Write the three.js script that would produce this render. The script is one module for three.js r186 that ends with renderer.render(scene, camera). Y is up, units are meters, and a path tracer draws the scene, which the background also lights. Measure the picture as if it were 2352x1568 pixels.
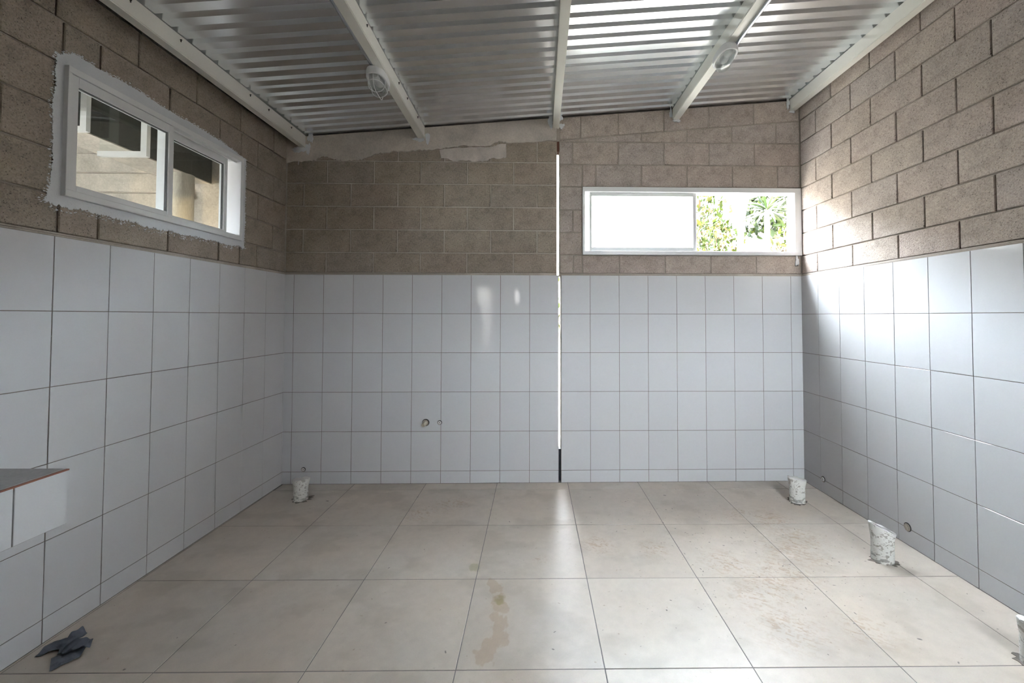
import * as THREE from 'three';
import { mergeGeometries } from 'three/addons/utils/BufferGeometryUtils.js';
import { RectAreaLightUniformsLib } from 'three/addons/lights/RectAreaLightUniformsLib.js';

// ------------------------------------------------------------------ camera, sky, sun, exposure
const FOCAL = 990.85, CX = 1239.05, CY = 698.18;
const scene = new THREE.Scene();
const camera = new THREE.PerspectiveCamera(2 * Math.atan(784 / FOCAL) * 180 / Math.PI, 1.5, 0.05, 200);
camera.position.set(2.0768, 1.4138, 3.6996);
camera.quaternion.setFromRotationMatrix(new THREE.Matrix4().makeBasis(
  new THREE.Vector3(0.99976708, 0.00139947, 0.02153667),
  new THREE.Vector3(-0.00198866, 0.99962366, 0.02736012),
  new THREE.Vector3(-0.02149027, -0.02739657, 0.99939361)));
camera.setViewOffset(2352, 1568, 1176 - CX, 784 - CY, 2352, 1568);   // the photograph is cropped off-centre
scene.add(camera);

const renderer = new THREE.WebGLRenderer({ antialias: true });
renderer.toneMapping = THREE.LinearToneMapping;
renderer.toneMappingExposure = 1.44;
renderer.shadowMap.enabled = true;
RectAreaLightUniformsLib.init();

scene.background = new THREE.Color().setRGB(60, 65, 72);           // bright hazy sky
const sun = new THREE.DirectionalLight(new THREE.Color().setRGB(1, 0.95, 0.86), 45);
sun.name = 'sun';
sun.position.set(12, 16, 2);
sun.target.position.set(0, 0, 0);
sun.castShadow = true;
sun.shadow.mapSize.set(2048, 2048);
Object.assign(sun.shadow.camera, { left: -16, right: 16, top: 16, bottom: -16, near: 1, far: 50 });
scene.add(sun, sun.target);

// ------------------------------------------------------------------ helpers
let seed = 20240611;
const rnd = () => { seed = (seed * 1664525 + 1013904223) >>> 0; return seed / 4294967296; };
const rr = (a, b) => a + (b - a) * rnd();
const V = (x, y, z) => new THREE.Vector3(x, y, z);
const C = (r, g, b) => new THREE.Color().setRGB(r, g, b);
const clamp = (x, a = 0, b = 1) => Math.min(b, Math.max(a, x));
const smooth = (a, b, x) => { const t = clamp((x - a) / (b - a)); return t * t * (3 - 2 * t); };
const taken = new Map();
const numbered = (n) => { const k = taken.get(n) ?? 0; taken.set(n, k + 1); return k ? `${n}_${String(k).padStart(3, '0')}` : n; };

function mesh(name, geo, mat, parent = scene) {
  const m = new THREE.Mesh(geo, mat);
  m.name = parent === scene ? numbered(name) : name;
  m.castShadow = m.receiveShadow = true;
  parent.add(m);
  return m;
}
function group(name, parent = scene) {
  const g = new THREE.Group();
  g.name = parent === scene ? numbered(name) : name;
  parent.add(g);
  return g;
}
function tag(o, label, category, grp, kind) {
  o.userData.label = label; o.userData.category = category;
  if (grp) o.userData.group = grp;
  if (kind) o.userData.kind = kind;
  return o;
}
const setting = (o, label, category) => tag(o, label, category, null, 'structure');

// numbered children of one parent
const childCount = new WeakMap();
function piece(name, geo, mat, parent) {
  const c = childCount.get(parent) ?? {}; childCount.set(parent, c);
  const k = c[name] ?? 0; c[name] = k + 1;
  return mesh(k ? `${name}_${String(k).padStart(3, '0')}` : name, geo, mat, parent);
}

function box(x0, x1, y0, y1, z0, z1) {
  const g = new THREE.BoxGeometry(x1 - x0, y1 - y0, z1 - z0);
  const uv = g.attributes.uv, p = g.attributes.position, n = g.attributes.normal;
  for (let i = 0; i < uv.count; i++) {
    const ax = Math.abs(n.getX(i)), ay = Math.abs(n.getY(i));
    if (ax > 0.5) uv.setXY(i, p.getZ(i), p.getY(i)); else if (ay > 0.5) uv.setXY(i, p.getX(i), p.getZ(i)); else uv.setXY(i, p.getX(i), p.getY(i));
  }
  g.translate((x0 + x1) / 2, (y0 + y1) / 2, (z0 + z1) / 2);
  return g;
}

// A piece of masonry or tile: four front corners (bl, br, tr, tl) in the plane of the wall, chamfered front edge.
function slabGeo(pts, depth, ch, uo = 0, vo = 0, uvScale = 1) {
  const sx = [1, -1, -1, 1], sy = [1, 1, -1, -1];
  const F = pts.map(([x, y], i) => [x + sx[i] * ch, y + sy[i] * ch, 0]);
  const O = pts.map(([x, y]) => [x, y, -ch]);
  const B = pts.map(([x, y]) => [x, y, -depth]);
  const pos = [], uv = [];
  const quad = (a, b, c, d) => {
    for (const p of [a, b, c, a, c, d]) { pos.push(...p); uv.push((p[0] + uo) * uvScale + p[2] * uvScale, (p[1] + vo) * uvScale + p[2] * uvScale); }
  };
  quad(F[0], F[1], F[2], F[3]);
  for (let i = 0; i < 4; i++) { const j = (i + 1) % 4; quad(O[i], O[j], F[j], F[i]); quad(B[i], B[j], O[j], O[i]); }
  const g = new THREE.BufferGeometry();
  g.setAttribute('position', new THREE.Float32BufferAttribute(pos, 3));
  g.setAttribute('uv', new THREE.Float32BufferAttribute(uv, 2));
  g.computeVertexNormals();
  return g;
}
const slabCache = new Map();
function slabRect(w, h, depth, ch, variant) {
  const key = [w.toFixed(4), h.toFixed(4), depth, ch, variant].join();
  if (!slabCache.has(key)) slabCache.set(key, slabGeo([[-w / 2, -h / 2], [w / 2, -h / 2], [w / 2, h / 2], [-w / 2, h / 2]], depth, ch, variant * 0.37, variant * 0.213));
  return slabCache.get(key);
}
// rectangle minus openings -> rectangles
function subtract(r, holes) {
  let list = [r];
  for (const h of holes) {
    const out = [];
    for (const [x0, x1, y0, y1] of list) {
      if (h[0] >= x1 || h[1] <= x0 || h[2] >= y1 || h[3] <= y0) { out.push([x0, x1, y0, y1]); continue; }
      if (h[0] > x0) out.push([x0, h[0], y0, y1]);
      if (h[1] < x1) out.push([h[1], x1, y0, y1]);
      const a = Math.max(x0, h[0]), b = Math.min(x1, h[1]);
      if (h[2] > y0) out.push([a, b, y0, h[2]]);
      if (h[3] < y1) out.push([a, b, h[3], y1]);
    }
    list = out;
  }
  return list.filter(([x0, x1, y0, y1]) => x1 - x0 > 0.012 && y1 - y0 > 0.012);
}
function extrude(pts, depth, holes = [], bevel = 0) {
  const s = new THREE.Shape(pts.map(([x, y]) => new THREE.Vector2(x, y)));
  for (const h of holes) s.holes.push(new THREE.Path(h.map(([x, y]) => new THREE.Vector2(x, y))));
  return new THREE.ExtrudeGeometry(s, { depth, bevelEnabled: bevel > 0, bevelSize: bevel, bevelThickness: bevel, bevelSegments: 1, bevelOffset: -bevel });
}
const rectPts = (x0, x1, y0, y1) => [[x0, y0], [x1, y0], [x1, y1], [x0, y1]];
function tube(points, r, seg = 8, radial = 8, closed = false, curved = true) {
  const path = curved ? new THREE.CatmullRomCurve3(points, closed) : (() => { const p = new THREE.CurvePath(); for (let i = 1; i < points.length; i++) p.add(new THREE.LineCurve3(points[i - 1], points[i])); return p; })();
  return new THREE.TubeGeometry(path, seg, r, radial, closed);
}

// ------------------------------------------------------------------ noise and textures
function hash2(x, y, s) { let h = (x * 374761393 + y * 668265263 + s * 1274126177) | 0; h = Math.imul(h ^ (h >>> 13), 1274126177); return ((h ^ (h >>> 16)) >>> 0) / 4294967296; }
function vnoise(x, y, s, px = 0, py = 0) {          // value noise; px, py: period in cells
  const xi = Math.floor(x), yi = Math.floor(y), fx = x - xi, fy = y - yi;
  const w = (a, p) => p ? ((a % p) + p) % p : a;
  const u = fx * fx * (3 - 2 * fx), v = fy * fy * (3 - 2 * fy);
  const a = hash2(w(xi, px), w(yi, py), s), b = hash2(w(xi + 1, px), w(yi, py), s), c = hash2(w(xi, px), w(yi + 1, py), s), d = hash2(w(xi + 1, px), w(yi + 1, py), s);
  return a + (b - a) * u + (c - a) * v + (a - b - c + d) * u * v;
}
function fbm(x, y, s, oct, p = 0) { let a = 0, t = 0, k = 1; for (let i = 0; i < oct; i++) { a += k * vnoise(x, y, s + i * 17, p, p); t += k; k *= 0.5; x *= 2; y *= 2; p *= 2; } return a / t; }
const toS = (l) => l <= 0.0031308 ? 12.92 * l : 1.055 * Math.pow(l, 1 / 2.4) - 0.055;
function dataTex(w, h, fn, srgb, repeat = true) {
  const d = new Uint8Array(w * h * 4);
  for (let y = 0; y < h; y++) for (let x = 0; x < w; x++) {
    const c = fn(x / w, y / h, x, y), i = 4 * (y * w + x);
    if (Array.isArray(c)) { for (let k = 0; k < 3; k++) d[i + k] = Math.round(255 * clamp(srgb ? toS(c[k]) : c[k])); d[i + 3] = 255 * (c[3] ?? 1); }
    else { d[i] = d[i + 1] = d[i + 2] = Math.round(255 * clamp(srgb ? toS(c) : c)); d[i + 3] = 255; }
  }
  const t = new THREE.DataTexture(d, w, h, THREE.RGBAFormat);
  t.magFilter = THREE.LinearFilter; t.minFilter = THREE.LinearMipmapLinearFilter; t.generateMipmaps = true;
  if (repeat) t.wrapS = t.wrapT = THREE.RepeatWrapping;
  if (srgb) t.colorSpace = THREE.SRGBColorSpace;
  t.needsUpdate = true;
  return t;
}
const rep = (t, sx, sy = sx) => { const c = t.clone(); c.repeat.set(sx, sy); c.needsUpdate = true; return c; };

// concrete block: pale cement skin, sand and cinder grains, open pits
const N = 512;
const pits = new Float32Array(N * N).fill(0);
for (let k = 0; k < 2600; k++) {
  const cx = rnd() * N, cy = rnd() * N, r = 0.8 + 2.6 * Math.pow(rnd(), 3), el = rr(0.6, 1.6), dep = rr(0.4, 1);
  for (let y = Math.floor(cy - r * 2); y <= cy + r * 2; y++) for (let x = Math.floor(cx - r * 2); x <= cx + r * 2; x++) {
    const q = Math.hypot((x - cx) * el, (y - cy) / el) / r; if (q < 1) { const i = ((y % N + N) % N) * N + ((x % N + N) % N); pits[i] = Math.max(pits[i], dep * (1 - q * q)); }
  }
}
const blockMap = dataTex(N, N, (u, v, x, y) => {
  const g = hash2(x, y, 3), m = fbm(u * 8, v * 8, 5, 4, 8), f = fbm(u * 64, v * 64, 9, 2, 64), p = pits[y * N + x];
  let k = 0.64 + 0.3 * m + 0.4 * (f - 0.5) + 0.3 * (g - 0.5) - 0.62 * p;
  const warm = vnoise(u * 120, v * 120, 31, 120, 120) > 0.86 ? 0.12 : 0;
  return [k * (1 + warm), k * (0.985 + warm * 0.4), k * (0.96 - warm * 0.3)];
}, true);
const blockBump = dataTex(N, N, (u, v, x, y) => 0.55 + 0.3 * (fbm(u * 64, v * 64, 9, 2, 64) - 0.5) + 0.25 * (hash2(x, y, 3) - 0.5) - 0.55 * pits[y * N + x], false);
const cementMap = dataTex(N, N, (u, v, x, y) => {
  const m = fbm(u * 6, v * 6, 55, 5, 6), f = fbm(u * 90, v * 90, 57, 2, 90);
  const k = 0.72 + 0.4 * (m - 0.5) + 0.16 * (f - 0.5) + 0.08 * (hash2(x, y, 77) - 0.5);
  return [k, k * 0.985, k * 0.965];
}, true);
const cementBump = dataTex(N, N, (u, v) => 0.5 + 0.5 * (fbm(u * 24, v * 24, 61, 4, 24) - 0.5), false);
const grainBump = dataTex(256, 256, (u, v, x, y) => 0.5 + 0.6 * (fbm(u * 40, v * 40, 71, 2, 40) - 0.5) + 0.2 * (hash2(x, y, 13) - 0.5), false);
// ------------------------------------------------------------------ materials
const std = (o) => new THREE.MeshStandardMaterial(o);
const phy = (o) => new THREE.MeshPhysicalMaterial(o);
const M = {};
const blockTints = [[0.345, 0.302, 0.252], [0.36, 0.317, 0.266], [0.33, 0.292, 0.248], [0.352, 0.305, 0.26], [0.34, 0.304, 0.264]];
const bm = rep(blockMap, 2.5), bb = rep(blockBump, 2.5);
const blockSet = (k, w) => blockTints.map(([r, g, b]) => std({ color: C(r * k, g * k * 0.975, b * k * w), map: bm, bumpMap: bb, bumpScale: 0.0036, roughness: 0.95 }));
M.block = blockSet(1.02, 0.94);                               // browner blocks of the left and the older back panel
M.blockGrey = blockSet(1.36, 1.02);                           // greyer blocks of the newer right part
M.mortar = std({ color: C(0.56, 0.5, 0.43), map: rep(cementMap, 1.6), bumpMap: rep(cementBump, 3), bumpScale: 0.003, roughness: 0.95 });
M.grout = std({ color: C(0.16, 0.125, 0.1), roughness: 0.95 });
M.band = std({ color: C(0.74, 0.68, 0.61), map: rep(cementMap, 1.3), bumpMap: rep(cementBump, 2), bumpScale: 0.005, roughness: 0.92 });
M.joint = std({ color: C(0.4, 0.36, 0.31), map: rep(cementMap, 1.6), roughness: 0.95 });
M.render = std({ color: C(0.58, 0.535, 0.48), map: rep(cementMap, 1.3), bumpMap: rep(cementBump, 2), bumpScale: 0.004, roughness: 0.92 });
M.renderPale = std({ color: C(0.68, 0.62, 0.57), map: rep(cementMap, 2.3), bumpMap: rep(cementBump, 3), bumpScale: 0.003, roughness: 0.92 });
M.tile = [[0.635, 0.635, 0.64], [0.625, 0.625, 0.632], [0.645, 0.645, 0.648]].map(([r, g, b]) => phy({ color: C(r, g, b), roughness: 0.055, specularIntensity: 1, ior: 1.5 }));
M.zinc = std({ color: C(0.91, 0.945, 0.985), metalness: 0.9, roughness: 0.25 });
M.purlin = std({ color: C(0.88, 0.87, 0.8), roughness: 0.35 });
M.galv = std({ color: C(0.6, 0.63, 0.68), metalness: 0.9, roughness: 0.32 });
M.paint = std({ color: C(0.74, 0.76, 0.78), bumpMap: rep(blockBump, 2.5), bumpScale: 0.0016, roughness: 0.8 });
M.frame = std({ color: C(0.87, 0.88, 0.88), roughness: 0.35 });
M.black = std({ color: C(0.02, 0.02, 0.02), roughness: 0.7 });
M.screw = std({ color: C(0.05, 0.045, 0.04), metalness: 0.5, roughness: 0.5 });
M.glass = phy({ color: C(0.96, 0.985, 0.98), roughness: 0.01, transmission: 1, thickness: 0, ior: 1.5 });
M.frosted = phy({ color: C(0.93, 0.97, 0.97), roughness: 0.42, transmission: 0.92, thickness: 0, ior: 1.5 });
M.plastic = std({ color: C(0.8, 0.8, 0.8), roughness: 0.4 });
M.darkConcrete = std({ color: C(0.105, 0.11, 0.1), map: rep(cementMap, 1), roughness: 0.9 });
M.oldPlaster = std({ color: C(0.72, 0.66, 0.58), map: rep(cementMap, 0.9), bumpMap: rep(cementBump, 1.4), bumpScale: 0.008, roughness: 0.95 });
M.clay = std({ color: C(0.32, 0.15, 0.09), map: rep(cementMap, 4), roughness: 0.95 });
M.soil = std({ color: C(0.2, 0.18, 0.15), map: rep(cementMap, 0.35), bumpMap: rep(cementBump, 1), bumpScale: 0.03, roughness: 1 });
M.yard = std({ color: C(0.36, 0.34, 0.31), map: rep(cementMap, 0.3), roughness: 1 });
M.gardenWall = std({ color: C(0.5, 0.48, 0.44), map: rep(cementMap, 0.6), roughness: 0.95 });
M.frontRender = std({ color: C(0.6, 0.59, 0.57), map: rep(cementMap, 1.3), roughness: 0.92 });
M.rust = std({ color: C(0.14, 0.055, 0.03), map: rep(cementMap, 6), roughness: 0.95 });
M.darkFill = std({ color: C(0.022, 0.026, 0.036), roughness: 0.6 });

// ------------------------------------------------------------------ the place: sizes in metres, x to the right, z towards the viewer
const W = 4.437, aL = 0.0122, aR = -0.0181, DEPTH = 5.2, TH = 0.14;
const Y6 = 0.1031, HT = 0.3322, TT = Y6 + 5 * HT;            // skirting row, tile row, top of the tiling (1.764)
const FACE = -0.012;                                          // face of the blocks behind the face of the tiles
const roofY = (x) => 2.945 + 0.0865 * x;                      // lower flats of the roof sheet
const GAP_UP = [2.306, 2.3285], GAP_LOW = [2.3217, 2.343];     // the open joint in the back wall

const wallBack = group('wall_back'), wallLeft = group('wall_left'), wallRight = group('wall_right');
setting(wallBack, 'back wall of grey concrete blocks over white tiles, split by an open vertical joint', 'wall');
setting(wallLeft, 'left wall of dark grey concrete blocks over white tiles, with a glazed sliding window', 'wall');
setting(wallRight, 'right wall of pale grey concrete blocks over white tiles, brightest near the open window', 'wall');
wallLeft.rotation.y = Math.PI / 2 - aL;                       // its own axes: x = -z, z = into the room
wallRight.position.x = W; wallRight.rotation.y = -Math.PI / 2 + aR;   // its own axes: x = +z

let nBlock = 0;
const blockMat = (wall, x) => wall === wallRight || (wall === wallBack && x > 2.32) ? M.blockGrey : M.block;
function block(wall, x0, x1, y0, y1, n = FACE) {
  const j = 0.0045, w = x1 - x0 - 2 * j, h = y1 - y0 - 2 * j;
  if (w < 0.015 || h < 0.015) return;
  const m = piece('block', slabRect(w, h, 0.03, 0.0035, nBlock % 5), blockMat(wall, x0)[Math.floor(rnd() * 5)], wall);
  m.position.set((x0 + x1) / 2, (y0 + y1) / 2, n + rr(-0.0015, 0.0015));
  m.rotation.set(rr(-1, 1) * 0.003, rr(-1, 1) * 0.003, rr(-1, 1) * 0.002);
  nBlock++;
}
function quadBlock(wall, pts, n = FACE) {
  const j = 0.0045, q = pts.map(([x, y], i) => [x + [j, -j, -j, j][i], y + [j, j, -j, -j][i]]);
  const m = piece('block', slabGeo(q, 0.03, 0.0035, rnd() * 3, rnd() * 3), blockMat(wall, pts[0][0])[Math.floor(rnd() * 5)], wall);
  m.position.z = n + rr(-0.0015, 0.0015);
  nBlock++;
}
// running bond between two ends; start = position of one joint
function course(wall, u0, u1, y0, y1, start, holes = []) {
  let a = start; while (a > u0) a -= 0.4;
  for (; a < u1; a += 0.4) {
    const x0 = Math.max(a, u0), x1 = Math.min(a + 0.4, u1);
    if (x1 - x0 < 0.02) continue;
    for (const r of subtract([x0, x1, y0, y1], holes)) block(wall, ...r);
  }
}
let nTile = 0;
function tileRect(wall, x0, x1, y0, y1) {
  const j = 0.0016, w = x1 - x0 - 2 * j, h = y1 - y0 - 2 * j;
  if (w < 0.006 || h < 0.006) return;
  const m = piece('tile', slabRect(w, h, 0.007, 0.0009, 0), M.tile[Math.floor(rnd() * 3)], wall);
  m.position.set((x0 + x1) / 2, (y0 + y1) / 2, rr(-0.0004, 0.0004));
  m.rotation.set(rr(-1, 1) * 0.0022, rr(-1, 1) * 0.0022, 0);
  nTile++;
}
function tiling(wall, u0, u1, start) {
  let a = start; while (a > u0) a -= 0.25;
  for (; a < u1; a += 0.25) {
    const x0 = Math.max(a, u0), x1 = Math.min(a + 0.25, u1);
    for (let r = 0; r < 6; r++) tileRect(wall, x0, x1, r ? Y6 + (r - 1) * HT : 0, Y6 + r * HT);
  }
}
function ledge(wall, u0, u1) {                               // smear of mortar on top of the tiles
  const g = extrude([[FACE - 0.02, TT - 0.002], [-0.003, TT - 0.002], [-0.004, TT + 0.007], [FACE + 0.002, TT + 0.017], [FACE - 0.02, TT + 0.017]], u1 - u0);
  g.rotateY(Math.PI / 2); g.scale(1, 1, -1); // profile in (n, y) swept along the wall
  const p = g.attributes.position;
  for (let i = 0; i < p.count; i++) p.setXYZ(i, p.getX(i) + u0, p.getY(i), p.getZ(i));
  g.index ? 0 : (() => { const a = p.array; for (let i = 0; i < a.length; i += 9) for (let k = 0; k < 3; k++) { const t = a[i + 3 + k]; a[i + 3 + k] = a[i + 6 + k]; a[i + 6 + k] = t; } })();
  g.computeVertexNormals();
  mesh('mortar_ledge', g, M.mortar, wall);
}

// ---- back wall
const WIN = [2.53, 4.437, 1.943, 2.533];                      // opening in the back wall
const core = (pts, n, depth, holes) => { const g = extrude(pts, depth, holes); g.translate(0, 0, n - depth); return g; };
const topL = (x) => roofY(x) - 0.004;
mesh('core', core([[-TH, 0], [GAP_LOW[0], 0], [GAP_LOW[0], TT], [GAP_UP[0], TT], [GAP_UP[0], topL(2.3)], [-TH, topL(-TH)]], FACE - 0.005, TH), M.mortar, wallBack);
mesh('core_001', core([[GAP_LOW[1], -0.05], [W + TH, -0.05], [W + TH, topL(W + TH)], [GAP_UP[1], topL(GAP_UP[1])], [GAP_UP[1], TT], [GAP_LOW[1], TT]], FACE - 0.006, TH, [rectPts(WIN[0], WIN[1] - 0.004, WIN[2], WIN[3])]), M.joint, wallBack);
mesh('grout_bed', box(-0.01, GAP_LOW[0] - 0.0015, 0, TT - 0.004, FACE - 0.012, -0.0024), M.grout, wallBack);
mesh('grout_bed_001', box(GAP_LOW[1] + 0.0015, W + 0.01, 0, TT - 0.004, FACE - 0.012, -0.0024), M.grout, wallBack);
tiling(wallBack, -0.008, GAP_LOW[0], 0.0717);
tiling(wallBack, GAP_LOW[1], W + 0.008, 2.3431);
ledge(wallBack, -0.01, GAP_UP[0] - 0.001); ledge(wallBack, GAP_UP[1] + 0.001, W + 0.01);
// left panel: bond as in the photograph
const cl = [1.7805, 1.954, 2.151, 2.351, 2.549, 2.745];
for (let i = 0; i < 5; i++) course(wallBack, -0.012, GAP_UP[0], cl[i], cl[i + 1], i % 2 ? 0.1345 : 0.331);
course(wallBack, -0.012, GAP_UP[0], 2.745, 2.94, 0.1345 + 0.0);
// right panel
const cr = [1.7805, 1.94, 2.137, 2.333, 2.533, 2.731, 2.93];
for (let i = 0; i < 6; i++) course(wallBack, GAP_UP[1], W + 0.012, cr[i], cr[i + 1], [2.847, 2.645, 2.847, 2.645, 2.645, 2.843][i], [[WIN[0] - 0.002, WIN[1] + 0.1, WIN[2] - 0.004, WIN[3] + 0.004]]);
const wedgeY = (x) => 2.947 + (x - 2.34) * 0.089;             // the sloping bed joint below the top course
{
  const cuts = [GAP_UP[1], 2.645, 3.047, 3.445, 3.843, 4.239, W + 0.012];
  for (let i = 0; i < cuts.length - 1; i++) {
    const a = cuts[i], b = cuts[i + 1];
    if (wedgeY(a) - 2.93 < 0.02) { if (i) continue; }
    quadBlock(wallBack, [[a, 2.93], [b, 2.93], [b, Math.max(2.946, wedgeY(b))], [a, Math.max(2.945, wedgeY(a))]]);
  }
  const top = [GAP_UP[1], 2.515, 2.843, 3.243, 3.64, 4.04, W + 0.012];
  for (let i = 0; i < top.length - 1; i++) quadBlock(wallBack, [[top[i], wedgeY(top[i])], [top[i + 1], wedgeY(top[i + 1])], [top[i + 1], roofY(top[i + 1]) - 0.004], [top[i], roofY(top[i]) - 0.004]]);
}
// ring beam of rough render along the top of the left panel, with its ragged lower edge
{
  const low = [[-0.01, 2.722], [0.09, 2.735], [0.21, 2.738], [0.25, 2.765], [0.297, 2.783], [0.36, 2.768], [0.41, 2.752], [0.473, 2.744], [0.55, 2.753], [0.627, 2.751], [0.69, 2.782], [0.759, 2.808], [0.83, 2.818], [0.914, 2.832], [1.0, 2.829], [1.1, 2.842], [1.2, 2.846], [1.302, 2.853], [1.38, 2.866], [1.469, 2.883], [1.6, 2.882], [1.736, 2.891], [1.803, 2.925], [1.871, 2.911], [2.05, 2.924], [2.264, 2.938], [2.304, 2.94]];
  const pts = [];
  low.forEach(([x, y], i) => { pts.push([x, y]); const q = low[i + 1]; if (q) for (let k = 1; k < 5; k++) { const t = k / 5; pts.push([x + (q[0] - x) * t, y + (q[1] - y) * t + rr(-0.007, 0.007)]); } });
  pts.push([2.304, roofY(2.304) - 0.006], [-0.01, roofY(-0.01) - 0.006]);
  const g = extrude(pts, 0.016, [], 0.003); g.translate(0, 0, FACE - 0.009);
  mesh('render_band', g, M.band, wallBack);
  const smear = [];                                           // paler slurry run down over the blocks
  const up = [[1.29, 2.846], [1.45, 2.87], [1.6, 2.872], [1.76, 2.884], [1.79, 2.9], [1.865, 2.905]], dn = [[1.868, 2.79], [1.82, 2.775], [1.74, 2.778], [1.7, 2.755], [1.62, 2.752], [1.52, 2.755], [1.42, 2.752], [1.37, 2.77], [1.305, 2.772]];
  for (const list of [up, dn]) list.forEach(([x, y], i) => { smear.push([x, y]); const q = list[i + 1]; if (q) for (let k = 1; k < 4; k++) { const t = k / 4; smear.push([x + (q[0] - x) * t, y + (q[1] - y) * t + rr(-0.006, 0.006)]); } });
  const g2 = extrude(smear, 0.006, [], 0.0015); g2.translate(0, 0, FACE - 0.004);
  mesh('slurry_patch', g2, M.renderPale, wallBack);
}
// what fills the two ends of the open joint
mesh('joint_filler', box(GAP_UP[0] - 0.004, GAP_UP[1] + 0.004, 2.85, 2.95, FACE - 0.1, FACE - 0.014), M.rust, wallBack);
mesh('joint_filler_002', box(GAP_UP[0] - 0.004, GAP_UP[1] + 0.004, 2.935, roofY(2.3) - 0.005, FACE - 0.1, FACE - 0.003), M.mortar, wallBack);
mesh('joint_filler_001', box(GAP_LOW[0] - 0.002, GAP_LOW[1] + 0.002, 0, 0.27, FACE - 0.11, FACE - 0.03), M.darkFill, wallBack);

// ---- left wall (own x = -z)
const LWIN = [-1.733, -0.56, 1.951, 2.546];
mesh('core', core([[-DEPTH, 0], [0.02, 0], [0.02, roofY(0) - 0.004], [-DEPTH, roofY(0) - 0.004]], FACE - 0.012, TH, [rectPts(...LWIN)]), M.joint, wallLeft);
mesh('grout_bed', box(-DEPTH, 0.002, 0, TT - 0.004, FACE - 0.012, -0.0024), M.grout, wallLeft);
tiling(wallLeft, -DEPTH, 0.001, -0.009);
ledge(wallLeft, -DEPTH, 0);
{
  const c = [1.7805, 1.95, 2.147, 2.347, 2.547, 2.745, roofY(0) - 0.004];
  const off = [-0.36, -0.165, -0.36, -0.165, -0.37, -0.17];
  for (let i = 0; i < 6; i++) course(wallLeft, -DEPTH, 0.01, c[i], c[i + 1], off[i], [[LWIN[0] - 0.004, LWIN[1] + 0.004, LWIN[2] - 0.004, LWIN[3] + 0.004]]);
}
// ---- right wall (own x = +z)
mesh('core', core([[-0.02, 0], [DEPTH, 0], [DEPTH, roofY(W) - 0.004], [-0.02, roofY(W) - 0.004]], FACE - 0.012, TH), M.joint, wallRight);
mesh('grout_bed', box(-0.002, DEPTH, 0, TT - 0.004, FACE - 0.012, -0.0024), M.grout, wallRight);
tiling(wallRight, -0.001, DEPTH, -0.0313);
ledge(wallRight, 0, DEPTH);
{
  const c = [1.7805, 1.94, 2.135, 2.335, 2.535, 2.735, 2.935, 3.135, roofY(W) - 0.004];
  for (let i = 0; i < 8; i++) course(wallRight, -0.01, DEPTH, c[i], c[i + 1], i % 2 ? 0.39 : 0.2);
}
// ---- front wall behind the viewer, with the doorway that the tiles mirror
const DOOR = [0.97, 1.87, 0, 2.05];
const wallFront = group('wall_front');
setting(wallFront, 'dark cement wall behind the viewer with an open doorway and a high open clerestory', 'wall');
mesh('core', core([[-0.25, 0], [DOOR[0], 0], [DOOR[0], DOOR[3]], [DOOR[1], DOOR[3]], [DOOR[1], 0], [W + 0.2, 0], [W + 0.2, roofY(W + 0.2)], [-0.25, roofY(-0.25)]], 0, TH, [rectPts(3.2, 4.4, 2.38, 3.12)]), M.frontRender, wallFront);
wallFront.position.z = DEPTH + TH;
setting(mesh('wall_stub', box(2.88, 3.0, 0, roofY(2.88) - 0.01, 4.05, DEPTH - 0.005), M.darkConcrete), 'stub of partition wall behind the viewer, left of the clerestory', 'wall');

// covered passage beyond the doorway, its far wall pierced by a narrow opening and a small one
{
  const passage = group('wall_passage'); setting(passage, 'cement rendered passage behind the doorway', 'wall');
  mesh('side', box(-0.2, -0.05, 0, 2.9, DEPTH + TH, 8.2), M.render, passage);
  mesh('side_001', box(2.0, 2.15, 0, 2.9, DEPTH + TH, 8.2), M.render, passage);
  const g = extrude(rectPts(-0.2, 2.15, 0, 2.9), 0.15, [[[0.79, 0.3], [0.93, 0.3], [0.95, 1.7], [1.04, 1.86], [1.04, 2.18], [0.63, 2.18], [0.63, 1.86], [0.77, 1.7]], rectPts(1.7, 1.8, 1.75, 2.15)]); g.translate(0, 0, 8.05);
  mesh('end', g, M.render, passage);
  setting(mesh('ceiling_passage', box(-0.2, 2.15, 2.9, 3.05, DEPTH + TH, 8.2), M.render), 'slab over the passage behind the doorway', 'ceiling');
  setting(mesh('floor_passage', box(-0.2, 2.15, -0.15, -0.003, DEPTH + 0.1, 8.2), M.render), 'cement floor of the passage behind the doorway', 'floor');
  {
    const n = 60, rows = 24, pos = [], idx = [];
    for (let j = 0; j <= rows; j++) for (let i = 0; i <= n; i++) {
      const v = j / rows, u = i / n, half = 0.225 - 0.125 * smooth(0.12, 0.3, v), cx = 0.84 + 0.03 * Math.sin(v * 3);
      pos.push(cx + (u * 2 - 1) * half, 2.2 - 1.9 * v, 7.98 + 0.018 * Math.sin(u * 40 + v * 2) * (0.5 + v));
    }
    for (let j = 0; j < rows; j++) for (let i = 0; i < n; i++) { const a = j * (n + 1) + i; idx.push(a, a + 1, a + n + 1, a + 1, a + n + 2, a + n + 1); }
    const g = new THREE.BufferGeometry(); g.setAttribute('position', new THREE.Float32BufferAttribute(pos, 3)); g.setIndex(idx); g.computeVertexNormals();
    tag(mesh('curtain', g, phy({ color: C(0.94, 0.94, 0.92), roughness: 0.9, transmission: 0.85, thickness: 0, side: THREE.DoubleSide })), 'gathered white curtain hanging in the passage, mirrored in the back wall tiles', 'curtain');
  }
  setting(mesh('wall_garden', box(-8, 12, -0.16, 4.2, 12, 12.2), M.gardenWall), 'pale garden wall beyond the passage', 'wall');
}

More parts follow.
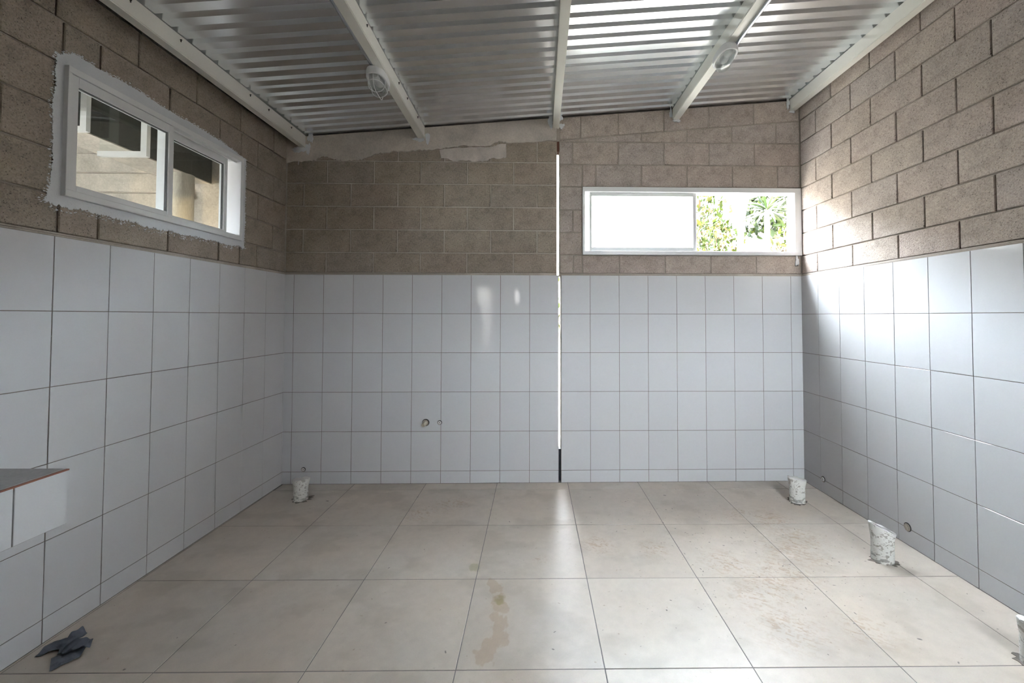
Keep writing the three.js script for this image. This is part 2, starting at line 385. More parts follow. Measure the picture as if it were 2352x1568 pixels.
// ---- floor: 0.6 m porcelain tiles in the slightly turned grid of the photograph
const FX = 0.0076, FZ = 0.1205, FM = 0.5976, FA = 0.0097;
const floor = group('floor');
setting(floor, 'pale beige floor of large square porcelain tiles with dirt specks and a brown stain', 'floor');
const floorMapW = 4.8, floorMapD = 3.6;
const stainPts = [];                                          // brown water stain in front of the open joint
const stainShape = [[1.88, 1.37, 0.03], [1.9, 1.42, 0.035], [1.925, 1.5, 0.04], [1.94, 1.56, 0.036], [1.92, 1.63, 0.03], [1.945, 1.69, 0.045], [1.95, 1.75, 0.05], [1.91, 1.82, 0.055], [1.885, 1.86, 0.04]];
const dustSpots = [[3.58, 0.6, 0.09], [3.75, 0.68, 0.12], [3.2, 1.22, 0.12], [3.35, 1.42, 0.14], [3.78, 0.95, 0.15], [3.66, 1.1, 0.16], [3.5, 1.3, 0.14], [3.2, 1.5, 0.1], [3.25, 1.72, 0.14], [3.6, 1.75, 0.1], [2.83, 1.05, 0.08], [2.5, 1.0, 0.1], [2.14, 1.15, 0.035], [1.5, 0.4, 0.1], [1.3, 0.55, 0.1]];
const specks = [];
for (let k = 0; k < 2600; k++) {
  const right = rnd() < 0.62;
  const x = right ? 3.45 + 0.95 * (rnd() + rnd() - 1) : rnd() * 4.44, z = right ? 0.95 + 0.95 * (rnd() + rnd() - 1) : rnd() * 3;
  specks.push([x, z, 0.0012 + 0.0045 * Math.pow(rnd(), 4), rnd(), rr(0.5, 2.2), rr(0, 3.14)]);
}
for (const [x, z, r0] of [[3.786, 1.804, 0.008], [3.14, 0.274, 0.01], [0.531, 0.331, 0.011], [2.778, 1.526, 0.005], [2.176, 1.829, 0.005], [1.2, 0.27, 0.006]]) specks.push([x, z, r0, 0.9, 1.4, 0.4]);
const TW = 2048, TD = 1536;
const floorRGB = new Float32Array(TW * TD * 3);
for (let j = 0; j < TD; j++) for (let i = 0; i < TW; i++) {
  const x = (i + 0.5) / TW * floorMapW - 0.15, z = (j + 0.5) / TD * floorMapD - 0.1;
  const u = (x * Math.cos(FA) + z * Math.sin(FA) - FX) / FM, w = (-x * Math.sin(FA) + z * Math.cos(FA) - FZ) / FM;
  const ti = Math.floor(u), tj = Math.floor(w), tone = hash2(ti + 9, tj + 9, 4), ox = hash2(ti, tj, 5) * 40, oy = hash2(ti, tj, 6) * 40;
  const big = fbm(x * 2.2 + ox, z * 2.2 + oy, 101, 4), fine = fbm(x * 30, z * 30, 103, 3), pink = fbm(x * 3 + ox, z * 3 + oy, 107, 3), speck = hash2(i, j, 8);
  let k = 0.54 + 0.10 * (big - 0.5) + 0.06 * (fine - 0.5) + 0.03 * (tone - 0.5) + 0.03 * (speck - 0.5);
  let r = k * (1.09 + 0.08 * (pink - 0.5)), g = k * 0.965, b = k * (0.83 - 0.05 * (pink - 0.5));
  // dust film with a grain of its own: trodden earth on the right, grime at the far left
  let dustR = 0;
  for (const [sx, sz, sr] of dustSpots) { const q = ((x - sx) ** 2 + (z - sz) ** 2) / (sr * sr); if (q < 5) dustR = Math.max(dustR, Math.exp(-q)); }
  if (dustR > 0.01) { const a = x * 0.8 + z * 0.6, c = -x * 0.6 + z * 0.8; dustR *= smooth(0.56, 0.7, fbm(a * 34, c * 80, 121, 4)) + 0.7 * smooth(0.6, 0.7, fbm(a * 90, c * 90, 125, 2)); dustR = Math.min(1, dustR); }
  r *= 1 - 0.18 * dustR; g *= 1 - 0.28 * dustR; b *= 1 - 0.38 * dustR;
  const grime = smooth(0.5, 0.72, fbm(x * 5 + 3, z * 7, 131, 4)) * 0.12;
  r *= 1 - grime; g *= 1 - grime; b *= 1 - grime * 1.1;
  let st = 0;
  for (const [sx, sz, sr] of stainShape) { const d = Math.hypot((x - sx) * 1.0, (z - sz) * 0.75) / sr + 1.5 * (fbm(x * 44, z * 24, 141, 4) - 0.5); st = Math.max(st, 1 - smooth(0.72, 1.05, d)); }
  const moss = 1 - smooth(0.5, 1.2, Math.min(Math.hypot((x - 1.775) / 0.04, (z - 1.225) / 0.045), Math.hypot((x - 1.935) / 0.03, (z - 1.51) / 0.035)) + 1.2 * (fbm(x * 40, z * 30, 151, 3) - 0.5));
  r *= 1 - 0.12 * st - 0.24 * moss; g *= 1 - 0.19 * st - 0.22 * moss; b *= 1 - 0.27 * st - 0.36 * moss;
  const o = 3 * (j * TW + i); floorRGB[o] = r; floorRGB[o + 1] = g; floorRGB[o + 2] = b;
}
for (const [x, z, s, t, el, an] of specks) {
  const cx = (x + 0.15) / floorMapW * TW, cy = (z + 0.1) / floorMapD * TD, R = s / floorMapW * TW;
  const rad = Math.max(1, Math.ceil(R * 2.3)), ca = Math.cos(an), sa = Math.sin(an);
  for (let y = -rad; y <= rad; y++) for (let xx = -rad; xx <= rad; xx++) {
    const px = Math.round(cx) + xx, py = Math.round(cy) + y; if (px < 0 || py < 0 || px >= TW || py >= TD) continue;
    const dx = px - cx, dy = py - cy, q = Math.hypot((dx * ca + dy * sa) / el, (-dx * sa + dy * ca) * el) / Math.max(R, 0.55);
    const a = (1 - smooth(0.6, 1.1, q)) * (t > 0.75 ? 0.8 : 0.5), o = 3 * (py * TW + px), c = t > 0.75 ? [0.07, 0.055, 0.045] : [0.3, 0.2, 0.12];
    for (let k = 0; k < 3; k++) floorRGB[o + k] += (c[k] - floorRGB[o + k]) * a;
  }
}
const floorMap = dataTex(TW, TD, (u, v, x, y) => { const o = 3 * (y * TW + x); return [floorRGB[o], floorRGB[o + 1], floorRGB[o + 2]]; }, true, false);
M.floor = phy({ color: C(1, 1, 1), map: floorMap, roughness: 0.34, specularIntensity: 1, ior: 1.65 });
M.floorPlain = phy({ color: C(0.55, 0.51, 0.46), roughness: 0.4 });
M.floorJoint = std({ color: C(0.2, 0.19, 0.185), roughness: 0.9 });
mesh('slab', box(-0.2, W + 0.2, -0.15, -0.0015, -TH - FACE, DEPTH + 0.1), M.floorJoint, floor);
{
  const joint = 0.0019, cf = Math.cos(FA), sf = Math.sin(FA);
  for (let a = -1; a < 9; a++) for (let b = -1; b < 9; b++) {
    const u0 = FX + a * FM + joint, u1 = FX + (a + 1) * FM - joint, w0 = FZ + b * FM + joint, w1 = FZ + (b + 1) * FM - joint;
    // the tile as a polygon in (x, -z), cut off at the walls
    let poly = [[u0, w1], [u1, w1], [u1, w0], [u0, w0]].map(([u, w]) => [u * cf - w * sf, -(u * sf + w * cf)]);
    const clip = (f) => { const out = []; for (let i = 0; i < poly.length; i++) { const p = poly[i], q = poly[(i + 1) % poly.length], fp = f(p), fq = f(q); if (fp >= 0) out.push(p); if ((fp >= 0) !== (fq >= 0)) { const t = fp / (fp - fq); out.push([p[0] + (q[0] - p[0]) * t, p[1] + (q[1] - p[1]) * t]); } } poly = out; };
    clip(([x, y]) => -y - 0.0015); clip(([x, y]) => DEPTH + y); clip(([x, y]) => x - 0.0015 + Math.tan(aL) * -y); clip(([x, y]) => W - 0.0015 + Math.tan(aR) * -y - x);
    if (poly.length < 3) continue;
    const area = Math.abs(poly.reduce((s, p, i) => { const q = poly[(i + 1) % poly.length]; return s + p[0] * q[1] - q[0] * p[1]; }, 0) / 2);
    if (area < 0.0008) continue;
    const cxm = poly.reduce((s, p) => s + p[0], 0) / poly.length, cym = poly.reduce((s, p) => s + p[1], 0) / poly.length;
    const ins = poly.map(([x, y]) => { const d = Math.hypot(x - cxm, y - cym); return [x + (cxm - x) / d * 0.0016, y + (cym - y) / d * 0.0016]; });
    const pos = [], uv = [], n = poly.length, lift = rr(-0.0003, 0.0003);
    const put = (p, h) => { pos.push(p[0], h + lift, -p[1]); uv.push((p[0] + 0.15) / floorMapW, (-p[1] + 0.1) / floorMapD); };
    for (let i = 1; i < n - 1; i++) { put(ins[0], 0); put(ins[i], 0); put(ins[i + 1], 0); }
    for (let i = 0; i < n; i++) {
      const k = (i + 1) % n;
      put(poly[i], -0.0008); put(poly[k], -0.0008); put(ins[k], 0); put(poly[i], -0.0008); put(ins[k], 0); put(ins[i], 0);
      put(poly[i], -0.008); put(poly[k], -0.008); put(poly[k], -0.0008); put(poly[i], -0.008); put(poly[k], -0.0008); put(poly[i], -0.0008);
    }
    const g = new THREE.BufferGeometry();
    g.setAttribute('position', new THREE.Float32BufferAttribute(pos, 3));
    g.setAttribute('uv', new THREE.Float32BufferAttribute(uv, 2));
    g.computeVertexNormals();
    const m = piece('tile', g, b < 5 ? M.floor : M.floorPlain, floor);
  }
}

// ---- roof: trapezoidal galvanised sheets lapped along z, hung on the purlins
const ceiling = group('ceiling');
setting(ceiling, 'sloping roof of ribbed galvanised metal sheets', 'ceiling');
{
  const P = 0.1015, lowF = 0.059, run = 0.019, highF = P - lowF - 2 * run, dep = 0.023;
  const sheet = (z0, z1, lift) => {
    const prof = [];
    for (let z = z0; z < z1 + P - 1e-6; z += P) prof.push([z, 0], [z + lowF, 0], [z + lowF + run, dep], [z + lowF + run + highF, dep]);
    prof.push([z1 + P, 0], [z1 + P + lowF * 0.5, 0]);
    const x0 = -0.095, x1 = W + 0.095, pos = [], uv = [];
    const q = (a, b, c, d) => { for (const p of [a, b, c, a, c, d]) { pos.push(...p); uv.push(p[0], p[2] + p[1]); } };
    for (let i = 0; i < prof.length - 1; i++) {
      const [za, ya] = prof[i], [zb, yb] = prof[i + 1], Y = (x, y) => roofY(x) + y + lift, e = 0.0009;
      q([x0, Y(x0, ya), za], [x1, Y(x1, ya), za], [x1, Y(x1, yb), zb], [x0, Y(x0, yb), zb]);
      q([x0, Y(x0, yb) + e, zb], [x1, Y(x1, yb) + e, zb], [x1, Y(x1, ya) + e, za], [x0, Y(x0, ya) + e, za]);
    }
    const [zl, yl] = prof[prof.length - 1];
    q([x0, roofY(x0) + lift, zl], [x1, roofY(x1) + lift, zl], [x1, roofY(x1) + lift + 0.0009, zl], [x0, roofY(x0) + lift + 0.0009, zl]);
    const g = new THREE.BufferGeometry();
    g.setAttribute('position', new THREE.Float32BufferAttribute(pos, 3));
    g.setAttribute('uv', new THREE.Float32BufferAttribute(uv, 2));
    g.computeVertexNormals();
    piece('roof_sheet', g, M.zinc, ceiling);
  };
  let z = -0.135, k = 0;
  for (; z < DEPTH; k++) { const n = k === 0 ? 9 : 8; sheet(z, z + n * P, k % 2 ? 0 : 0.006); z += n * P; }
}
// strips that close the ends of the ribs above the walls
mesh('rib_closure', extrude([[-TH, roofY(-TH) - 0.03], [W + TH, roofY(W + TH) - 0.03], [W + TH, roofY(W + TH) + 0.05], [-TH, roofY(-TH) + 0.05]], 0.02).translate(0, 0, -TH - FACE), M.black, ceiling);
mesh('rib_closure_001', box(-TH, -0.085, roofY(0) - 0.05, roofY(0) + 0.05, -0.12, DEPTH), M.black, ceiling);
mesh('rib_closure_002', box(W + 0.085, W + TH, roofY(W) - 0.05, roofY(W) + 0.06, -0.12, DEPTH), M.black, ceiling);

// ------------------------------------------------------------------ roof purlins: folded channels with a lip, dabs of white paint where they enter the wall
function blob(cx, cy, r, sx, sy, n = 22) {
  const pts = []; const ph = rnd() * 6;
  for (let i = 0; i < n; i++) { const a = i / n * Math.PI * 2, k = r * (0.72 + 0.3 * Math.sin(3 * a + ph) * rnd() + 0.35 * rnd()); pts.push([cx + Math.cos(a) * k * sx, cy + Math.sin(a) * k * sy]); }
  return pts;
}
const purlins = [
  { x: 0.124, w: 0.048, yaw: 0.0, open: 1, label: 'cream steel purlin nearest the left block wall', dabs: [[0.1, -0.02, 0.05, 1.5, 0.55], [0.17, -0.01, 0.045, 0.5, 1.2], [0.19, 0.085, 0.04, 0.7, 1.2]], drip: true },
  { x: 1.135, w: 0.056, yaw: 0.006, open: 1, label: 'cream steel purlin carrying the caged bulkhead lamp and a conduit', dabs: [[1.12, -0.01, 0.04, 1.3, 0.6], [1.19, 0.0, 0.04, 0.6, 1.4]] },
  { x: 2.298, w: 0.052, yaw: -0.026, open: 1, label: 'cream steel purlin above the open wall joint', dabs: [[2.25, 0.06, 0.05, 0.5, 1.4], [2.345, 0.02, 0.035, 0.8, 0.8], [2.34, 0.09, 0.03, 0.7, 0.9]] },
  { x: 3.352, w: 0.056, yaw: -0.012, open: -1, label: 'cream steel purlin carrying the uncaged bulkhead lamp', dabs: [[3.305, 0.055, 0.04, 0.35, 1.2], [3.36, -0.012, 0.03, 1.2, 0.5]] },
  { x: 4.387, w: 0.05, yaw: -0.016, open: -1, label: 'cream steel purlin nearest the right block wall', dabs: [[4.345, 0.06, 0.04, 0.35, 1.2], [4.38, -0.01, 0.025, 1.2, 0.5]] },
];
const PD = 0.1;                                               // depth of a purlin
const purlinObj = purlins.map((p) => {
  const root = group('roof_purlin');
  tag(root, p.label, 'purlin', 'steel purlins under the roof sheets');
  root.position.set(p.x, roofY(p.x) - PD, 0); root.rotation.y = p.yaw;
  const h = p.w / 2, t = 0.003, lip = 0.016, o = p.open;      // open side with a lip: +1 right, -1 left
  const prof = [[-h * o, 0], [h * o, 0], [h * o, lip], [(h - t) * o, lip], [(h - t) * o, t], [(-h + t) * o, t], [(-h + t) * o, PD - t - 0.002], [(h - t) * o, PD - t - 0.002], [(h - t) * o, PD - lip], [h * o, PD - lip], [h * o, PD - 0.002], [-h * o, PD - 0.002]];
  if (o < 0) prof.reverse();
  // the channel is boxed by its twin: a second web closes the open side
  const len = DEPTH + 0.05, g = extrude(rectPts(-h, h, 0, PD - 0.002), len, [], 0.0025); g.translate(0, 0, -0.03);
  mesh('channel', g, M.purlin, root);
  const rib = extrude(rectPts(h - 0.001, h + 0.0025, 0.006, 0.03), len); rib.translate(0, 0, -0.03);
  mesh('lip', rib, M.purlin, root);
  const rib2 = extrude(rectPts(-h - 0.0025, -h + 0.001, 0.006, 0.03), len); rib2.translate(0, 0, -0.03);
  mesh('lip_001', rib2, M.purlin, root);
  const side = p.x < 2 ? 1 : 0;
  if (side) for (const z of [0.22, 0.52, 0.73, 1.32, 1.62]) {
    const s = mergeGeometries([new THREE.CylinderGeometry(0.0035, 0.0035, 0.008, 8).rotateZ(Math.PI / 2), box(-0.002, 0.002, -0.012, 0.003, -0.0018, 0.0018)]);
    const m = piece('screw', s, M.screw, root); m.position.set(h + 0.004, PD * 0.74, z + p.x * 0.02);
  }
  for (const [cx, cy, r, sx, sy] of p.dabs) {
    const d = extrude(blob(cx - p.x, cy, r * 0.95, sx, sy, 30), 0.008, [], 0.002); d.translate(0, 0, FACE + 0.004);
    piece('paint_dab', d, M.paint, root);
  }
  if (p.drip) for (const [dx, len2] of [[-0.045, 0.07], [-0.033, 0.13]]) {
    const d = tube([V(dx, -0.02, FACE + 0.007), V(dx + 0.002, -0.02 - len2 * 0.5, FACE + 0.006), V(dx - 0.001, -0.02 - len2, FACE + 0.006)], 0.0018, 8, 6);
    piece('paint_drip', d, M.paint, root);
  }
  return root;
});

// ------------------------------------------------------------------ windows
// sliding window in the back wall: outer frame, obscured sash slid to the left, right half open
{
  const w = group('window_1');
  setting(w, 'white framed sliding window in the back wall, obscured left pane, right half open to plants', 'window');
  const [x0, x1, y0, y1] = WIN, t = 0.042, zi = FACE + 0.014, zo = -0.1;
  const f = (name, a, b, c, d, n0, n1) => piece(name, extrude(rectPts(a, b, c, d), n1 - n0, [], 0.002).translate(0, 0, n0), M.frame, w);
  f('frame_head', x0, x1 + 0.009, y1 - t, y1, zo, zi); f('frame_sill', x0, x1 + 0.009, y0, y0 + t * 0.8, zo, zi);
  f('frame_jamb', x0, x0 + 0.02, y0 + t * 0.8, y1 - t, zo, zi); f('frame_jamb', x1 - 0.05, x1 + 0.009, y0 + t * 0.8, y1 - t, zo, zi);
  const sx0 = 2.592, sx1 = 3.53, sy0 = y0 + t * 0.8, sy1 = y1 - t, s = group('sash', w), z0 = -0.058, z1 = -0.026;
  const sf = (name, a, b, c, d) => piece(name, extrude(rectPts(a, b, c, d), z1 - z0, [], 0.0015).translate(0, 0, z0), M.frame, s);
  sf('stile', sx0, sx0 + 0.02, sy0, sy1); sf('stile', sx1 - 0.03, sx1, sy0, sy1); sf('rail', sx0 + 0.02, sx1 - 0.03, sy1 - 0.03, sy1); sf('rail', sx0 + 0.02, sx1 - 0.03, sy0, sy0 + 0.035);
  mesh('pane', box(sx0 + 0.018, sx1 - 0.028, sy0 + 0.03, sy1 - 0.028, -0.0425, -0.0395), M.frosted, s);
}
// sliding window in the left wall, two clear sashes, edged with brushed white paint
{
  const w = group('window_2');
  setting(w, 'white framed two pane sliding window in the left wall with a rough white painted border', 'window');
  w.rotation.y = wallLeft.rotation.y;
  const [x0, x1, y0, y1] = LWIN, t = 0.03, zi = FACE + 0.022, zo = -0.11;
  const f = (name, a, b, c, d, n0, n1, m = M.frame, par = w) => piece(name, extrude(rectPts(a, b, c, d), n1 - n0, [], 0.0015).translate(0, 0, n0), m, par);
  f('frame_head', x0, x1, y1 - t, y1, zo, zi); f('frame_sill', x0, x1, y0, y0 + t, zo, zi);
  f('frame_jamb', x0, x0 + 0.016, y0 + t, y1 - t, zo, zi); f('frame_jamb', x1 - 0.03, x1, y0 + t, y1 - t, zo, zi);
  f('track', x0 + 0.016, x1 - 0.03, y0 + t, y0 + t + 0.012, -0.03, -0.022); f('track', x0 + 0.016, x1 - 0.03, y1 - t - 0.01, y1 - t, -0.03, -0.022);
  const sash = (a, b, n0, n1, st) => {
    const s = group('sash', w), c = y0 + t + 0.001, d = y1 - t - 0.001;
    f('stile', a, a + st, c, d, n0, n1, M.frame, s); f('stile', b - st, b, c, d, n0, n1, M.frame, s);
    f('rail', a + st, b - st, d - 0.046, d, n0, n1, M.frame, s); f('rail', a + st, b - st, c, c + 0.028, n0, n1, M.frame, s);
    mesh('pane', box(a + st - 0.002, b - st + 0.002, c + 0.026, d - 0.044, n1 - 0.006, n1 - 0.003), M.glass, s);
    mesh('gasket', box(b - st - 0.0025, b - st + 0.001, c + 0.028, d - 0.046, n1 - 0.02, n1 - 0.0065), M.black, s);
    mesh('gasket_001', box(a + st, b - st - 0.003, d - 0.049, d - 0.0455, n1 - 0.02, n1 - 0.0065), M.black, s);
  };
  sash(-1.715, -1.156, -0.03, 0.004, 0.032);
  sash(-1.17, -0.645, -0.08, -0.046, 0.03);
  for (const y of [2.16, 2.36]) piece('screw', new THREE.SphereGeometry(0.003, 8, 6).translate(-0.61, y, zo + 0.02), M.screw, w);
  // painted border: brushed outline
  const out = [], side = (a, b, amp, n) => { for (let i = 0; i < n; i++) { const k = i / n, dx = b[0] - a[0], dy = b[1] - a[1], L = Math.hypot(dx, dy), o = amp * (0.9 * (fbm(k * L * 10 + a[0] * 7, a[1] * 5, 201, 2) - 0.5) + 0.42 * (rnd() ** 2 - 0.33)); out.push([a[0] + dx * k - dy / L * o, a[1] + dy * k + dx / L * o]); } };
  const A = [-1.79, 1.905], B = [-1.55, 1.9], B2 = [-0.9, 1.91], Cc = [-0.51, 1.9], D = [-0.51, 2.565], E2 = [-0.9, 2.6], F2 = [-1.7, 2.62], G = [-1.77, 2.58];
  side(A, B, 0.03, 60); side(B, B2, 0.034, 170); side(B2, Cc, 0.03, 100); side(Cc, D, 0.014, 150); side(D, E2, 0.012, 90); side(E2, F2, 0.016, 180); side(F2, G, 0.02, 24); side(G, [-1.775, 2.0], 0.018, 140); side([-1.775, 2.0], A, 0.026, 26);
  const edge = out.slice();
  const g = extrude(out, 0.0022, [rectPts(x0 + 0.004, x1 - 0.004, y0 + 0.004, y1 - 0.004)]); g.translate(0, 0, FACE + 0.0005);
  mesh('paint_border', g, M.paint, w);
  const flecks = [];                                          // dry brush marks beyond the edge of the paint
  for (let i = 0; i < 700; i++) {
    const [ex, ey] = edge[Math.floor(rnd() * edge.length)], r = rr(0.001, 0.0032), below = ey < 1.95 ? 1.6 : 0.7;
    const p = []; for (let k = 0; k < 6; k++) { const a = k / 6 * 6.283, q = r * rr(0.5, 1.2); p.push([ex + rr(-1, 1) * 0.004 + Math.cos(a) * q * 1.6, ey + Math.sin(a) * q]); }
    const dx = (ex + 1.15) / 0.6, dy = (ey - 2.25) / 0.33, o = rr(0, 0.016) * below, sx = Math.abs(dx) > Math.abs(dy) ? Math.sign(dx) * o : 0, sy = Math.abs(dx) > Math.abs(dy) ? 0 : Math.sign(dy) * o;
    flecks.push(extrude(p.map(([a, b]) => [a + sx, b + sy]), 0.0016));
  }
  const fl = mesh('paint_flecks', mergeGeometries(flecks).translate(0, 0, FACE + 0.0005), M.paint, w); fl.userData.kind = 'stuff';
}
// dab of white sealant under the window in the right corner
tag(mesh('sealant_dab', (() => { const g = extrude(blob(4.405, 1.895, 0.034, 0.55, 1.5), 0.008, [], 0.002); g.translate(0, 0, FACE + 0.002); return g; })(), M.paint), 'small white dab of sealant on the blocks under the corner of the open window', 'sealant');

// ------------------------------------------------------------------ bulkhead lamps and conduits
function bulkhead(name, label, x, y, z, caged, yaw) {
  const root = group(name); tag(root, label, 'lamp', 'bulkhead lamps on the purlins');
  root.position.set(x, y, z); root.rotation.y = yaw;
  const oval = (a, b, n = 48) => { const p = []; for (let i = 0; i < n; i++) { const t = i / n * Math.PI * 2; const k = 2.6; const c = Math.cos(t), s = Math.sin(t); p.push([a * Math.sign(c) * Math.abs(c) ** (2 / k), b * Math.sign(s) * Math.abs(s) ** (2 / k)]); } return p; };
  const a = 0.058, b = 0.115;
  const base = extrude(oval(a, b), 0.014, [], 0.003); base.rotateX(Math.PI / 2);
  mesh('base_plate', base, M.plastic, root);
  const ring = extrude(oval(a + 0.003, b + 0.003), 0.03, [oval(a - 0.011, b - 0.011)], 0.003); ring.rotateX(Math.PI / 2); ring.translate(0, -0.012, 0);
  mesh('ring', ring, M.plastic, root);
  // glass dome
  const ga = a - 0.012, gb = b - 0.012, pos = [], idx = [], NU = 40, NV = 10, dep = 0.085;
  for (let j = 0; j <= NV; j++) for (let i = 0; i < NU; i++) {
    const f = j / NV * Math.PI / 2, t = i / NU * Math.PI * 2, c = Math.cos(f) ** 0.55, k = 2 / 2.4, ct = Math.cos(t), st = Math.sin(t);
    pos.push(ga * c * Math.sign(ct) * Math.abs(ct) ** k, -0.022 - dep * Math.sin(f), gb * c * Math.sign(st) * Math.abs(st) ** k);
  }
  for (let j = 0; j < NV; j++) for (let i = 0; i < NU; i++) { const p = j * NU + i, q = j * NU + (i + 1) % NU; idx.push(p, q, p + NU, q, q + NU, p + NU); }
  const dome = new THREE.BufferGeometry(); dome.setAttribute('position', new THREE.Float32BufferAttribute(pos, 3)); dome.setIndex(idx); dome.computeVertexNormals();
  mesh('glass_dome', dome, phy({ color: C(0.86, 0.88, 0.88), roughness: 0.18, transmission: 0.86, thickness: 0, ior: 1.5, specularIntensity: 1 }), root);
  const socket = mesh('lamp_holder', new THREE.CylinderGeometry(0.02, 0.02, 0.05, 16).rotateX(Math.PI / 2).translate(0, -0.034, 0.055), M.plastic, root);
  mesh('bulb', new THREE.LatheGeometry([[0.001, 0.045], [0.018, 0.038], [0.026, 0.018], [0.02, -0.008], [0.013, -0.03]].reverse().map(([r, h]) => new THREE.Vector2(r, h)), 20).rotateX(-Math.PI / 2).translate(0, -0.036, -0.005), phy({ color: C(0.9, 0.9, 0.9), roughness: 0.3, transmission: 0.3, thickness: 0 }), root);
  if (caged) {
    const wire = 0.0026, gd = dep + 0.03;
    const hoop = (fn, n) => { const p = []; for (let i = 0; i <= n; i++) p.push(fn(i / n)); return tube(p, wire, 36, 6); };
    piece('cage_wire', hoop((t) => { const q = (t - 0.5) * 2, s = Math.sign(q) * Math.min(1, Math.abs(q) ** 0.6); return V(0, -0.03 - (gd - 0.022) * Math.pow(Math.max(0, 1 - Math.abs(q) ** 3.2), 0.5), s * (gb + 0.006)); }, 20), M.plastic, root);
    for (const zz of [-0.034, 0.034]) piece('cage_wire', hoop((t) => { const q = (t - 0.5) * 2; return V(Math.sin(q * Math.PI / 2) * (ga + 0.007), -0.03 - (gd - 0.024) * Math.sqrt(Math.max(0, Math.cos(q * Math.PI / 2))), zz); }, 16), M.plastic, root);
    piece('cage_wire', tube(oval(ga * 0.86 + 0.006, gb * 0.9 + 0.004, 28).map(([p, q]) => V(p, -0.075, q)), wire, 60, 6, true), M.plastic, root);
  }
  piece('screw', new THREE.SphereGeometry(0.004, 8, 6).translate(0, -0.038, b - 0.004), M.screw, root);
  return root;
}
bulkhead('bulkhead_lamp', 'white oval bulkhead lamp with a wire cage under the left purlin', 1.105, roofY(1.135) - PD, 0.965, true, 0.05);
bulkhead('bulkhead_lamp', 'white oval bulkhead lamp without a cage on the right purlin, before the bright roof', 3.345, roofY(3.352) - PD, 0.955, false, -0.05);
function conduit(label, pts, r) {
  const root = group('conduit'); tag(root, label, 'conduit', 'metal conduits feeding the lamps');
  const [a, b] = pts, mid = a.clone().lerp(b, 0.16);
  mesh('pipe', tube([a, b], r, 2, 14, false, false), M.galv, root);
  const d = b.clone().sub(a).normalize(), c = tube([mid.clone().addScaledVector(d, -0.03), mid.clone().addScaledVector(d, 0.03)], r + 0.002, 2, 14, false, false);
  mesh('coupling', c, M.galv, root);
  for (const k of [-0.02, 0.02]) piece('screw', new THREE.CylinderGeometry(0.0022, 0.0022, 0.008, 8).rotateZ(Math.PI / 2).translate(...mid.clone().addScaledVector(d, k).add(V(k < 0 ? -r - 0.003 : r * 0.4, -r * 0.6, 0)).toArray()), M.galv, root);
}
conduit('bright metal conduit along the purlin of the caged lamp', [V(1.1, roofY(1.1) - PD + 0.014, 1.06), V(1.128, roofY(1.1) - PD + 0.02, 5.1)], 0.0105);
conduit('bright metal conduit along the purlin of the uncaged lamp', [V(3.372, roofY(3.37) - PD - 0.012, 1.05), V(3.33, roofY(3.33) - PD - 0.012, 5.1)], 0.0105);

// ------------------------------------------------------------------ tiled counter on the left wall
{
  const c = group('tiled_counter'); tag(c, 'white tiled counter slab with a grey top projecting from the left wall', 'counter');
  c.position.set(0, 0, 2.04); c.rotation.y = -0.012;
  const xe = 0.37, top = 0.846, bot = 0.644, len = 1.5, x0 = -0.02;
  mesh('slab', box(x0, xe - 0.009, bot, top - 0.012, 0.006, len), M.render, c);
  const topMat = phy({ color: C(0.5, 0.5, 0.5), roughness: 0.45, map: rep(cementMap, 1.2) });
  for (let k = 0; k < 3; k++) {
    const g = slabGeo(rectPts(x0, xe - 0.012, -Math.min(len, (k + 1) * 0.5) + 0.001, -k * 0.5 - 0.001), 0.01, 0.001); g.rotateX(-Math.PI / 2); g.translate(0, top, 0);
    piece('top_tile', g, topMat, c);
  }
  mesh('edge_strip', box(xe - 0.0125, xe - 0.002, top - 0.012, top - 0.001, 0, len), std({ color: C(0.2, 0.085, 0.05), roughness: 0.8 }), c);
  const cut = [0, 0.172, 0.422, 0.672, 0.922, 1.172, 1.422, len];
  for (let k = 0; k < cut.length - 1; k++) {
    const w = cut[k + 1] - cut[k] - 0.004, g = slabGeo(rectPts(-w / 2, w / 2, -(top - bot) / 2 + 0.004, (top - bot) / 2 - 0.006), 0.008, 0.001);
    const m = piece('face_tile', g, M.tile[k % 3], c); m.rotation.y = Math.PI / 2; m.position.set(xe, (top + bot) / 2, (cut[k] + cut[k + 1]) / 2);
  }
  const ge = slabGeo(rectPts(x0, xe - 0.001, bot + 0.003, top - 0.006), 0.008, 0.001); ge.rotateY(Math.PI); ge.translate(2 * ((x0 + xe) / 2), 0, 0.0);
  piece('end_tile', ge, M.tile[0], c);
}

